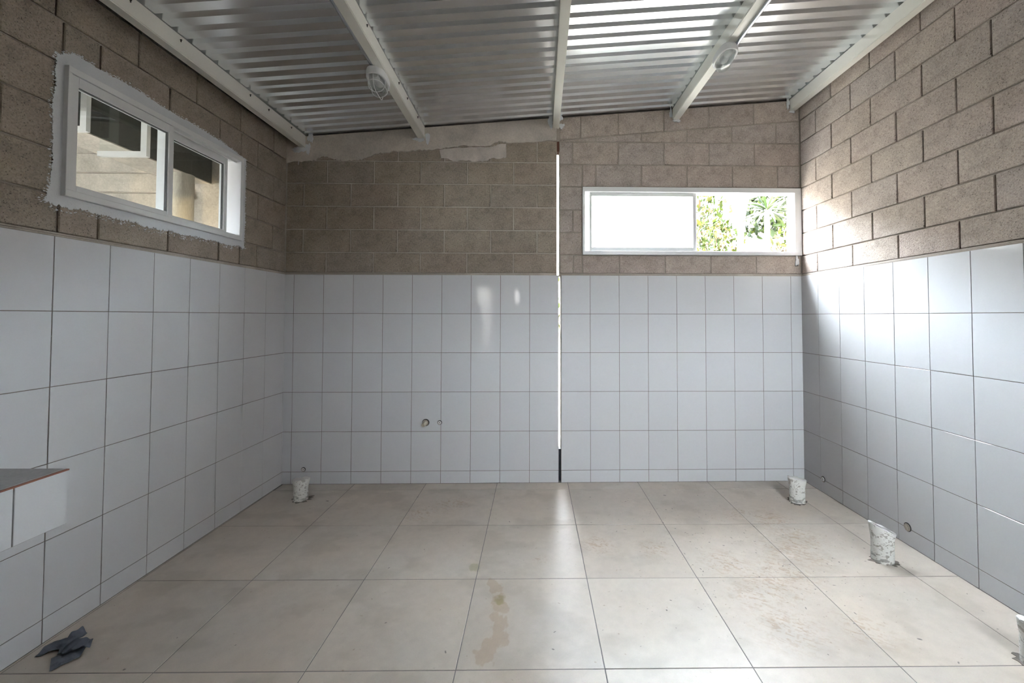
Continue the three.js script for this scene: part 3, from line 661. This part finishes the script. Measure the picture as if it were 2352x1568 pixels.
// ------------------------------------------------------------------ drain pipe stubs with crimped tops
const pvcTex = (s) => dataTex(256, 256, (u, v) => {
  const a = fbm(u * 16, v * 12, s, 4, 0), f = fbm(u * 46, v * 30, s + 3, 3, 0);
  let k = [0.76, 0.755, 0.7];
  const spots = smooth(0.62, 0.69, a + 0.16 * (f - 0.5)), fine = smooth(0.7, 0.76, f), cement = v < 0.3 ? smooth(0.48, 0.6, fbm(u * 7, v * 9, s + 9, 4) + (0.12 - v) * 0.5) : 0;
  k = k.map((c, i) => c + ([0.3, 0.27, 0.22][i] - c) * 0.75 * spots);
  k = k.map((c, i) => c + ([0.2, 0.16, 0.12][i] - c) * 0.7 * fine);
  return k.map((c, i) => c + ([0.3, 0.29, 0.26][i] - c) * 0.85 * cement);
}, true);
function stub(label, x, z, h, yaw, tilt, s, r = 0.055, squash = 0.92) {
  const root = group('drain_pipe'); tag(root, label, 'pipe', 'capped drain pipe stubs in the floor');
  root.position.set(x, 0, z); root.rotation.y = yaw;
  const mat = std({ map: pvcTex(s), roughness: 0.55 });
  const NU = 40, NV = 12, pos = [], uv = [], idx = [];
  for (let j = 0; j <= NV; j++) for (let i = 0; i <= NU; i++) {
    const v = j / NV, t = i / NU * Math.PI * 2, k = smooth(0.62, 1, v), ct = Math.cos(t), st = Math.sin(t);
    const rx = r * (1 + 0.22 * k), rz = r * squash * (1 - 0.26 * k), y = v * (h + tilt * ct * k);
    pos.push(rx * ct, y, rz * st); uv.push(i / NU, v);
  }
  for (let j = 0; j < NV; j++) for (let i = 0; i < NU; i++) { const p = j * (NU + 1) + i; idx.push(p, p + NU + 1, p + 1, p + 1, p + NU + 1, p + NU + 2); }
  const g = new THREE.BufferGeometry(); g.setAttribute('position', new THREE.Float32BufferAttribute(pos, 3)); g.setAttribute('uv', new THREE.Float32BufferAttribute(uv, 2)); g.setIndex(idx); g.computeVertexNormals();
  mesh('pipe_wall', g, mat, root);
  // folded lid: two flaps that almost meet along the long axis
  const lid = (sgn, lift) => {
    const p = [], ix = [], n = 24, rows = 5;
    for (let j = 0; j <= rows; j++) for (let i = 0; i <= n; i++) {
      const q = i / n * 2 - 1, w = Math.sqrt(Math.max(0, 1 - q * q)), X = r * 1.25 * q, Z0 = sgn * r * squash * 0.76 * w, zc = -sgn * 0.012 * w + 0.012, Z = Z0 + (zc - Z0) * j / rows;
      p.push(X, h + tilt * q + lift + 0.009 * Math.sin(j / rows * Math.PI / 2) * w + 0.003 * Math.sin(q * 7 + s), Z);
    }
    for (let j = 0; j < rows; j++) for (let i = 0; i < n; i++) { const a = j * (n + 1) + i; sgn > 0 ? ix.push(a, a + 1, a + n + 1, a + 1, a + n + 2, a + n + 1) : ix.push(a, a + n + 1, a + 1, a + 1, a + n + 1, a + n + 2); }
    const gg = new THREE.BufferGeometry(); gg.setAttribute('position', new THREE.Float32BufferAttribute(p, 3)); gg.setIndex(ix); gg.computeVertexNormals();
    return gg;
  };
  const lidMat = std({ color: C(0.8, 0.8, 0.77), roughness: 0.5, bumpMap: cementBump, bumpScale: 0.002 });
  piece('lid_flap', lid(-1, 0.001), lidMat, root); piece('lid_flap', lid(1, -0.003), lidMat, root);
  // cement in the square cut-out of the tile
  const bed = extrude(blob(0.004, 0.004, 0.078, 0.98, 0.9, 40).concat([]), 0.002); bed.rotateX(-Math.PI / 2); bed.rotateY(-yaw + FA);
  mesh('mortar_bed', bed, std({ color: C(0.27, 0.245, 0.215), map: rep(cementMap, 5), bumpMap: rep(cementBump, 10), bumpScale: 0.004, roughness: 0.95 }), root);
}
stub('stained white pipe stub on the floor by the left back corner', 0.317, 0.305, 0.158, 0.25, 0.004, 301, 0.052, 0.9);
stub('chipped white pipe stub on the floor by the right back corner', 4.118, 0.41, 0.175, -0.2, -0.012, 341, 0.054, 0.9);
stub('speckled white pipe stub with a slanting lid by the right wall', 4.125, 1.2, 0.186, -0.28, -0.03, 371, 0.056, 0.94);
stub('white pipe stub cut off by the right edge of the photo', 4.145, 1.955, 0.16, -0.3, -0.02, 401, 0.056, 0.92);

// ------------------------------------------------------------------ water outlets in the walls
function outlet(label, parent, x, y, r, stick) {
  const root = group('pipe_outlet'); tag(root, label, 'outlet', 'pipe ends in the tiled walls');
  const back = (g) => g.rotateX(Math.PI / 2);
  mesh('hole', back(new THREE.CylinderGeometry(r * 1.16, r * 1.16, 0.0016, 24)).translate(0, 0, 0.0012), M.black, root);
  mesh('mortar', back(new THREE.CylinderGeometry(r, r * 1.02, 0.003, 18)).translate(-r * 0.1, -r * 0.12, 0.0012), M.mortar, root);
  if (stick) mesh('pipe_end', (() => { const g = back(new THREE.CylinderGeometry(r * 0.62, r * 0.66, stick, 18)); g.rotateX(0.3); g.rotateY(-0.35); return g.translate(-r * 0.25, -r * 0.3, stick / 2); })(), std({ color: C(0.6, 0.55, 0.46), map: rep(cementMap, 8), roughness: 0.8 }), root);
  else mesh('plug', back(new THREE.TorusGeometry(r * 0.55, r * 0.18, 8, 18)).rotateX(Math.PI / 2).translate(0, 0, 0.004), M.plastic, root);
  const p = V(x, y, 0); parent.updateMatrixWorld(true); root.position.copy(p.applyMatrix4(parent.matrixWorld)); root.quaternion.copy(parent.quaternion);
}
outlet('mortared pipe end sticking out of the back wall tiles', wallBack, 1.195, 0.511, 0.026, 0.045);
outlet('small capped pipe end on a tile joint right of the sticking pipe', wallBack, 1.312, 0.51, 0.017, 0);
outlet('small capped pipe end low on the back wall above the left pipe stub', wallBack, 0.177, 0.124, 0.016, 0);
outlet('capped pipe end low on the right wall near the back corner', wallRight, 0.25, 0.108, 0.02, 0);
outlet('round mortared pipe end low on the right wall beside the slanting stub', wallRight, 1.04, 0.11, 0.023, 0.006);

// ------------------------------------------------------------------ grey rag on the floor
{
  const rag = group('rag'); tag(rag, 'crumpled dark grey strip of cloth on the floor by the left wall', 'cloth');
  const mat = std({ color: C(0.1, 0.11, 0.135), roughness: 0.95, side: THREE.DoubleSide, bumpMap: rep(grainBump, 3), bumpScale: 0.001 });
  // each piece of the strip: an outline on the floor, lifted by heights at its corners, gently creased
  const sheet = (outline, h) => {
    const sh = new THREE.Shape(outline.map(([x, z]) => new THREE.Vector2(x, -z)));
    const xs = outline.map((p) => p[0]), zs = outline.map((p) => p[1]), x0 = Math.min(...xs), x1 = Math.max(...xs), z0 = Math.min(...zs), z1 = Math.max(...zs);
    const n = 26, inside = (x, z) => { let c = false; for (let i = 0, j = outline.length - 1; i < outline.length; j = i++) { const [xi, zi] = outline[i], [xj, zj] = outline[j]; if ((zi > z) !== (zj > z) && x < (xj - xi) * (z - zi) / (zj - zi) + xi) c = !c; } return c; };
    const up = (x, z) => { let a = 0, b = 0; outline.forEach(([px, pz], i) => { const w = 1 / (1e-5 + (x - px) ** 2 + (z - pz) ** 2); a += w * h[i]; b += w; }); return 0.0035 + a / b + 0.003 * Math.sin((x * 60 + z * 95)) * Math.sin(x * 140 - z * 50) + 0.003; };
    const pos = [], V3 = (x, z, d) => pos.push(x, up(x, z) + d, z);
    const edge = outline.map((p) => p), faces = THREE.ShapeUtils.triangulateShape(outline.map(([x, z]) => new THREE.Vector2(x, -z)), []);
    const split = (a, b, c, k) => { if (!k) { V3(...a, 0); V3(...b, 0); V3(...c, 0); V3(...a, -0.002); V3(...c, -0.002); V3(...b, -0.002); return; } const m = (p, q) => [(p[0] + q[0]) / 2, (p[1] + q[1]) / 2], ab = m(a, b), bc = m(b, c), ca = m(c, a); split(a, ab, ca, k - 1); split(ab, b, bc, k - 1); split(ca, bc, c, k - 1); split(ab, bc, ca, k - 1); };
    for (const [a, b, c] of faces) split(outline[a], outline[b], outline[c], 3);
    const g = new THREE.BufferGeometry(); g.setAttribute('position', new THREE.Float32BufferAttribute(pos, 3)); g.computeVertexNormals(); return g;
  };
  piece('fold', sheet([[0.04, 1.842], [0.014, 1.765], [0.08, 1.738], [0.11, 1.75], [0.118, 1.79], [0.091, 1.8]], [0, 0, 0.008, 0.02, 0.014, 0.003]), mat, rag);
  piece('fold', sheet([[0.18, 1.915], [0.114, 1.847], [0.138, 1.82], [0.17, 1.79], [0.205, 1.785], [0.217, 1.84]], [0, 0, 0.004, 0.012, 0.012, 0]), mat, rag);
  piece('fold', sheet([[0.117, 1.828], [0.088, 1.77], [0.082, 1.738], [0.1, 1.711], [0.126, 1.713], [0.158, 1.75], [0.155, 1.79], [0.142, 1.835]], [0.002, 0.016, 0.03, 0.034, 0.004, 0.03, 0.034, 0.012]), mat, rag);
  piece('fold', sheet([[0.128, 1.835], [0.15, 1.79], [0.172, 1.769], [0.214, 1.778], [0.222, 1.8], [0.2, 1.822], [0.16, 1.836]], [0.008, 0.036, 0.03, 0.028, 0.01, 0.024, 0.012]), mat, rag);
}

// ------------------------------------------------------------------ beyond the left window: a covered yard with a beam and a round column
const veranda = { x0: -4.4, x1: -0.155, z0: -0.72 };
{
  setting(mesh('floor_yard', box(veranda.x0, veranda.x1 - 0.01, -0.15, -0.004, veranda.z0, DEPTH + 0.1), M.yard), 'cement floor of the covered yard beyond the left window', 'floor');
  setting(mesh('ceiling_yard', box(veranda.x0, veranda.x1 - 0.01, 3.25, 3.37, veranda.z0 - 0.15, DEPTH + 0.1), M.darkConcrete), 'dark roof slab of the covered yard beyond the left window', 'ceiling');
  const wf = group('wall_yard'); setting(wf, 'pale flaking plaster wall seen through the left window', 'wall');
  mesh('plaster', box(veranda.x0, -0.12, 0, 3.25, veranda.z0 - 0.15, veranda.z0), M.oldPlaster, wf);
  // courses of old blocks proud of the plaster, and two broken holes showing brick
  for (let i = 0; i < 6; i++) piece('course', slabGeo(rectPts(veranda.x0, -1.62 + 0.03 * Math.sin(i * 2), 1.86 + i * 0.2, 2.045 + i * 0.2), 0.03, 0.006, i * 0.7, i).translate(0, 0, veranda.z0 + 0.022), M.oldPlaster, wf);
  for (const [x, y, r, sy] of [[-1.52, 2.6, 0.05, 1.5], [-1.36, 2.62, 0.04, 1.6], [-0.93, 2.56, 0.035, 1]]) piece('broken_hole', extrude(blob(x, y, r, 0.9, sy), 0.012, [], 0.003).translate(0, 0, veranda.z0 + 0.012), M.clay, wf);
  const wy = setting(mesh('wall_yard_front', box(veranda.x0, -0.155, 0, 3.25, DEPTH + 0.1, DEPTH + 0.25), M.oldPlaster), 'wall closing the covered yard behind the viewer', 'wall');
  setting(mesh('wall_yard_return', box(-0.3, -0.16, 0, 3.25, veranda.z0, -0.02), M.oldPlaster), 'short wall between the covered yard and the back wall', 'wall');
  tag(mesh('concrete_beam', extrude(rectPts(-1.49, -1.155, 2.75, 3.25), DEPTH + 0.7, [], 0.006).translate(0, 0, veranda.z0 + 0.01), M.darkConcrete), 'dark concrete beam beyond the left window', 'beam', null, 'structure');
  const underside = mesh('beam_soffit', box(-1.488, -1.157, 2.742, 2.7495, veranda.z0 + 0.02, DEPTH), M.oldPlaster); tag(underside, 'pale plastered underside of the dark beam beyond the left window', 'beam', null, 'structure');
  const col = mesh('round_column', new THREE.CylinderGeometry(0.088, 0.09, 2.742, 36).translate(-1.21, 1.371, -0.42), std({ color: C(0.66, 0.62, 0.54), map: cementMap, roughness: 0.9 }));
  tag(col, 'round pale column under the dark beam, lit warm below, beyond the left window', 'column', null, 'structure');
  const ww = extrude(rectPts(-DEPTH - 0.2, -veranda.z0, 0, 3.25), 0.15, [rectPts(-4.2, -1.4, 0.9, 2.2)]); ww.rotateY(Math.PI / 2); ww.translate(veranda.x0 - 0.15, 0, 0);
  setting(mesh('wall_yard_side', ww, M.oldPlaster), 'far side wall of the covered yard with a wide opening', 'wall');
  setting(mesh('parapet', box(-0.3, -0.16, 2.9, 3.25, veranda.z0, DEPTH + 0.1), M.oldPlaster), 'parapet between the roof and the covered yard', 'wall');
  // two hanging glazed panels that face the viewer
  for (const [x, y, z, lab, wd] of [[-0.63, 2.535, 0.6, 'lower white framed glass panel seen through the left window', 0.34], [-0.95, 2.668, 0.70, 'upper white framed glass panel seen at the left of the left window', 0.19]]) {
    const p = group('glass_panel'); tag(p, lab, 'panel', 'white framed glass panels beyond the left window');
    p.position.set(x, y, z);
    piece('stile', box(-0.042, 0, 0, 0.68 - (y - 2.535), 0, 0.03), M.frame, p); piece('rail', box(-wd, -0.042, 0, 0.035, 0, 0.03), M.frame, p);
    mesh('pane', box(-wd, -0.044, 0.036, 0.68 - (y - 2.535), 0.012, 0.015), M.glass, p);
  }
  // work lamp standing in the yard: its warm beam strikes the lower part of the column
  const lamp = group('work_lamp'); tag(lamp, 'small work lamp standing in the covered yard below the left window', 'lamp');
  lamp.position.set(-0.75, 0, 0.4);
  mesh('stand', new THREE.CylinderGeometry(0.012, 0.016, 1.45, 12).translate(0, 0.725, 0), M.screw, lamp);
  mesh('foot', new THREE.CylinderGeometry(0.14, 0.15, 0.02, 24).translate(0, 0.01, 0), M.screw, lamp);
  const target = V(-1.21, 2.15, -0.42), from = V(-0.75, 1.5, 0.4), dir = target.clone().sub(from).normalize();
  const hood = mesh('hood', new THREE.LatheGeometry([[0.03, -0.07], [0.035, -0.06], [0.06, 0.05], [0.062, 0.05]].map(([r, h]) => new THREE.Vector2(r, h)), 24), M.screw, lamp);
  hood.position.copy(from).sub(lamp.position); hood.quaternion.setFromUnitVectors(V(0, 1, 0), dir);
  const glow = mesh('bulb_face', new THREE.CircleGeometry(0.045, 24), std({ color: C(0.1, 0.08, 0.05), emissive: C(1, 0.72, 0.38), emissiveIntensity: 3 }), lamp);
  glow.position.copy(from).sub(lamp.position).addScaledVector(dir, 0.02); glow.quaternion.setFromUnitVectors(V(0, 0, 1), dir);
  const spot = new THREE.SpotLight(C(1, 0.74, 0.38), 3.2, 8, 0.27, 0.04, 2);
  spot.position.copy(from).addScaledVector(dir, 0.03); spot.target.position.copy(target); spot.castShadow = true; spot.name = 'work_lamp_light';
  scene.add(spot, spot.target);
}

// ------------------------------------------------------------------ outdoors behind the back wall: ground, bank and plants
{
  const g = new THREE.PlaneGeometry(80, 80); g.rotateX(-Math.PI / 2); g.translate(0, -0.16, 0);
  setting(mesh('ground', g, M.yard), 'bright bare ground outside the room', 'ground');
  const bank = new THREE.PlaneGeometry(34, 14, 90, 50); bank.rotateX(-Math.PI / 2); bank.translate(4, 0, -9.2);
  const p = bank.attributes.position;
  const bankY = (x, z) => { const d = -1.9 - z; const base = d < 0 ? d * 0.3 : d < 4.4 ? d * 0.86 : 3.78 + (d - 4.4) * 0.55; return -0.17 + base + (d > 0 ? 0.45 * (fbm(x * 0.7 + 20, z * 0.7 + 30, 401, 3) - 0.5) + 0.16 * (fbm(x * 4 + 20, z * 4 + 40, 403, 3) - 0.5) : 0); };
  for (let i = 0; i < p.count; i++) p.setY(i, bankY(p.getX(i), p.getZ(i)));
  bank.computeVertexNormals();
  setting(mesh('earth_bank', bank, M.soil), 'sunlit earth bank with dry litter outside the open window', 'bank');

  const leafShape = (len, wid, bend, segs = 3) => {             // a folded blade along +y
    const pos = [], idx = [];
    for (let i = 0; i <= segs; i++) { const t = i / segs, w = wid * Math.sin(Math.PI * (0.12 + 0.88 * t)) * (t < 1 ? 1 : 0), y = len * t, z = bend * t * t; pos.push(-w, y, z + w * 0.35, 0, y, z, w, y, z + w * 0.35); }
    for (let i = 0; i < segs; i++) { const a = i * 3; idx.push(a, a + 1, a + 3, a + 1, a + 4, a + 3, a + 1, a + 2, a + 4, a + 2, a + 5, a + 4); }
    const gg = new THREE.BufferGeometry(); gg.setAttribute('position', new THREE.Float32BufferAttribute(pos, 3)); gg.setIndex(idx); gg.computeVertexNormals(); return gg;
  };
  M.leaf = phy({ color: C(1, 1, 1), roughness: 0.95, specularIntensity: 0.3, side: THREE.DoubleSide, transmission: 0.25, thickness: 0 });
  M.yucca = [[0.018, 0.036, 0.003], [0.03, 0.046, 0.004], [0.008, 0.02, 0.005]].map((c) => phy({ color: C(...c), roughness: 0.5, side: THREE.DoubleSide, transmission: 0.25, thickness: 0 }));
  M.bark = std({ color: C(0.52, 0.46, 0.38), map: rep(cementMap, 2), bumpMap: rep(cementBump, 3), bumpScale: 0.01, roughness: 0.95 });
  M.twig = std({ color: C(0.42, 0.33, 0.24), roughness: 0.95 });
  const palette = [[0.06, 0.085, 0.008], [0.036, 0.058, 0.008], [0.1, 0.1, 0.014], [0.016, 0.028, 0.007], [0.16, 0.11, 0.055], [0.04, 0.072, 0.016]];
  const dm = new THREE.Matrix4(), dq = new THREE.Quaternion(), de = new THREE.Euler();
  function foliage(parent, n, place, size, pal, name = 'foliage') {
    const im = new THREE.InstancedMesh(leafShape(1, 0.23, 0.18), M.leaf, n);
    im.name = name; im.userData.kind = 'stuff'; im.castShadow = im.receiveShadow = true;
    for (let i = 0; i < n; i++) {
      const [x, y, z] = place(i); de.set(rr(0.5, 2.9), rr(0, 6.28), rr(-0.8, 0.8)); dq.setFromEuler(de);
      const s = size * rr(0.55, 1.35); im.setMatrixAt(i, dm.compose(V(x, y, z), dq, V(s, s, s)));
      const c = pal[Math.floor(rnd() * pal.length)], k = rr(0.2, 0.6); im.setColorAt(i, C(c[0] * k, c[1] * k, c[2] * k));
    }
    parent.add(im);
  }
  // forked pale tree in the open half of the window
  {
    const t = group('tree'); tag(t, 'slender pale tree forking in the open half of the window', 'tree');
    const zb = -3.2, yb = bankY(5.47, zb) - 0.05; t.position.set(5.47, yb, zb);
    const L = (x, y, dz = 0) => V(x - 5.47, y - yb, dz);
    const taper = (pts, r0, r1, seg) => { const gg = tube(pts, 1, seg, 10); const c = new THREE.CatmullRomCurve3(pts), q = gg.attributes.position; for (let i = 0; i < q.count; i++) { const s = Math.floor(i / 11) / seg, o = c.getPointAt(Math.min(1, s)), r = r0 + (r1 - r0) * s; q.setXYZ(i, o.x + (q.getX(i) - o.x) * r, o.y + (q.getY(i) - o.y) * r, o.z + (q.getZ(i) - o.z) * r); } gg.computeVertexNormals(); return gg; };
    mesh('trunk', taper([L(5.47, yb), L(5.48, 2.2), L(5.48, 2.5), L(5.5, 2.85), L(5.53, 3.1)], 0.06, 0.045, 24), M.bark, t);
    piece('branch', taper([L(5.52, 3.0), L(5.57, 3.22), L(5.64, 3.45), L(5.8, 3.9), L(5.95, 4.6)], 0.042, 0.02, 20), M.bark, t);
    piece('branch', taper([L(5.53, 3.05), L(5.51, 3.3), L(5.49, 3.5), L(5.42, 4.1), L(5.2, 4.8)], 0.034, 0.016, 20), M.bark, t);
    foliage(t, 1400, () => { const a = rr(0, 6.28), r = rnd() ** 0.5; return [0.1 + Math.cos(a) * r * 1.5, 4.9 - yb + rr(-0.6, 0.9) * (1.2 - r), Math.sin(a) * r * 1.2]; }, 0.1, palette, 'crown');
  }
  // broad yucca-like plant at the upper right of the opening: each blade its own piece
  const bladeGeos = [leafShape(0.62, 0.026, 0.16, 5), leafShape(0.5, 0.03, 0.26, 5), leafShape(0.56, 0.022, 0.05, 5)];
  function yucca(label, x, y, z, n, scale) {
    const t = group('yucca'); tag(t, label, 'plant', 'yuccas on the bank');
    const gy = bankY(x, z); t.position.set(x, gy, z);
    mesh('stem', new THREE.CylinderGeometry(0.035, 0.05, Math.max(0.1, y - gy), 10).translate(0, (y - gy) / 2, 0), M.bark, t);
    for (let i = 0; i < n; i++) {
      const m = piece('leaf', bladeGeos[i % 3], M.yucca[Math.floor(rnd() * 3)], t), az = i * 2.399 + rr(-0.2, 0.2), tilt = 0.15 + 1.75 * Math.sqrt((i + 0.5) / n);
      m.rotation.order = 'YXZ'; m.rotation.set(tilt, az, rr(-0.2, 0.2)); m.position.y = y - gy - 0.04 * (i / n); m.scale.setScalar(scale * rr(0.8, 1.15));
    }
  }
  yucca('bright green spiky yucca at the upper right of the open window half', 5.62, 3.02, -2.65, 46, 0.85);
  yucca('darker spiky yucca higher up at the top right corner of the open window half', 6.2, 3.32, -3.05, 40, 0.85);
  // shrubs and hanging vines on the bank
  function shrub(name, label, x, z, rx, ry, n, size, pal, hang = 0) {
    const t = group(name); tag(t, label, 'shrub', 'shrubs on the bank');
    const gy = bankY(x, z); t.position.set(x, gy, z);
    const stems = [];
    for (let i = 0; i < 9; i++) { const a = rr(0, 6.28), e = rr(0.4, 0.95); stems.push(tube([V(rr(-0.05, 0.05), -0.03, rr(-0.05, 0.05)), V(Math.cos(a) * rx * 0.4, ry * e * 0.9, Math.sin(a) * rx * 0.3), V(Math.cos(a) * rx * 0.95, ry * e * (1.3 - hang * 0.9), Math.sin(a) * rx * 0.6)], 0.009, 8, 5)); }
    mesh('stems', mergeGeometries(stems), M.twig, t);
    foliage(t, n, () => { const a = rr(0, 6.28), r = Math.sqrt(rnd()), h = rnd(); return [Math.cos(a) * rx * r, ry * (0.08 + 1.15 * h * (1 - 0.3 * r)), Math.sin(a) * rx * 0.7 * r]; }, size, pal);
  }
  const P = palette;
  shrub('vine_shrub', 'tangled shrub with drooping leaves at the left of the open window half', 4.72, -2.9, 0.4, 1.75, 1500, 0.11, [P[0], P[2], P[3], P[4]], 0.6);
  shrub('vine_shrub', 'leafy shrub behind the trunk of the pale tree', 5.36, -3.85, 0.5, 1.5, 1300, 0.11, [P[0], P[1], P[2], P[4]], 0.4);
  shrub('vine_shrub', 'small green shrub at the foot of the open window half', 5.75, -2.95, 0.36, 1.1, 620, 0.085, [P[0], P[2], P[4]], 0.3);
  shrub('vine_shrub', 'sparse yellow green shrub at the lower right of the open window half', 6.8, -4.0, 0.42, 1.3, 800, 0.1, [P[2], P[0], P[4]], 0.2);
  shrub('vine_shrub', 'dark shrub high on the bank behind the yuccas', 7.6, -5.6, 0.9, 1.6, 1500, 0.15, [P[3], P[1], P[0]], 0.2);
  shrub('vine_shrub', 'broad shrub high on the bank left of the pale tree', 5.2, -5.4, 1.1, 1.5, 1600, 0.14, [P[0], P[4], P[2], P[1]], 0.2);
  shrub('vine_shrub', 'shrub behind the obscured pane', 3.6, -3.6, 0.7, 1.1, 600, 0.12, [P[0], P[1], P[2]], 0.3);
  shrub('vine_shrub', 'pale leafy shrub seen past the left end of the obscured pane', 2.9, -3.3, 0.6, 1.3, 600, 0.11, [P[2], P[4], P[0]], 0.3);
}

renderer.render(scene, camera);
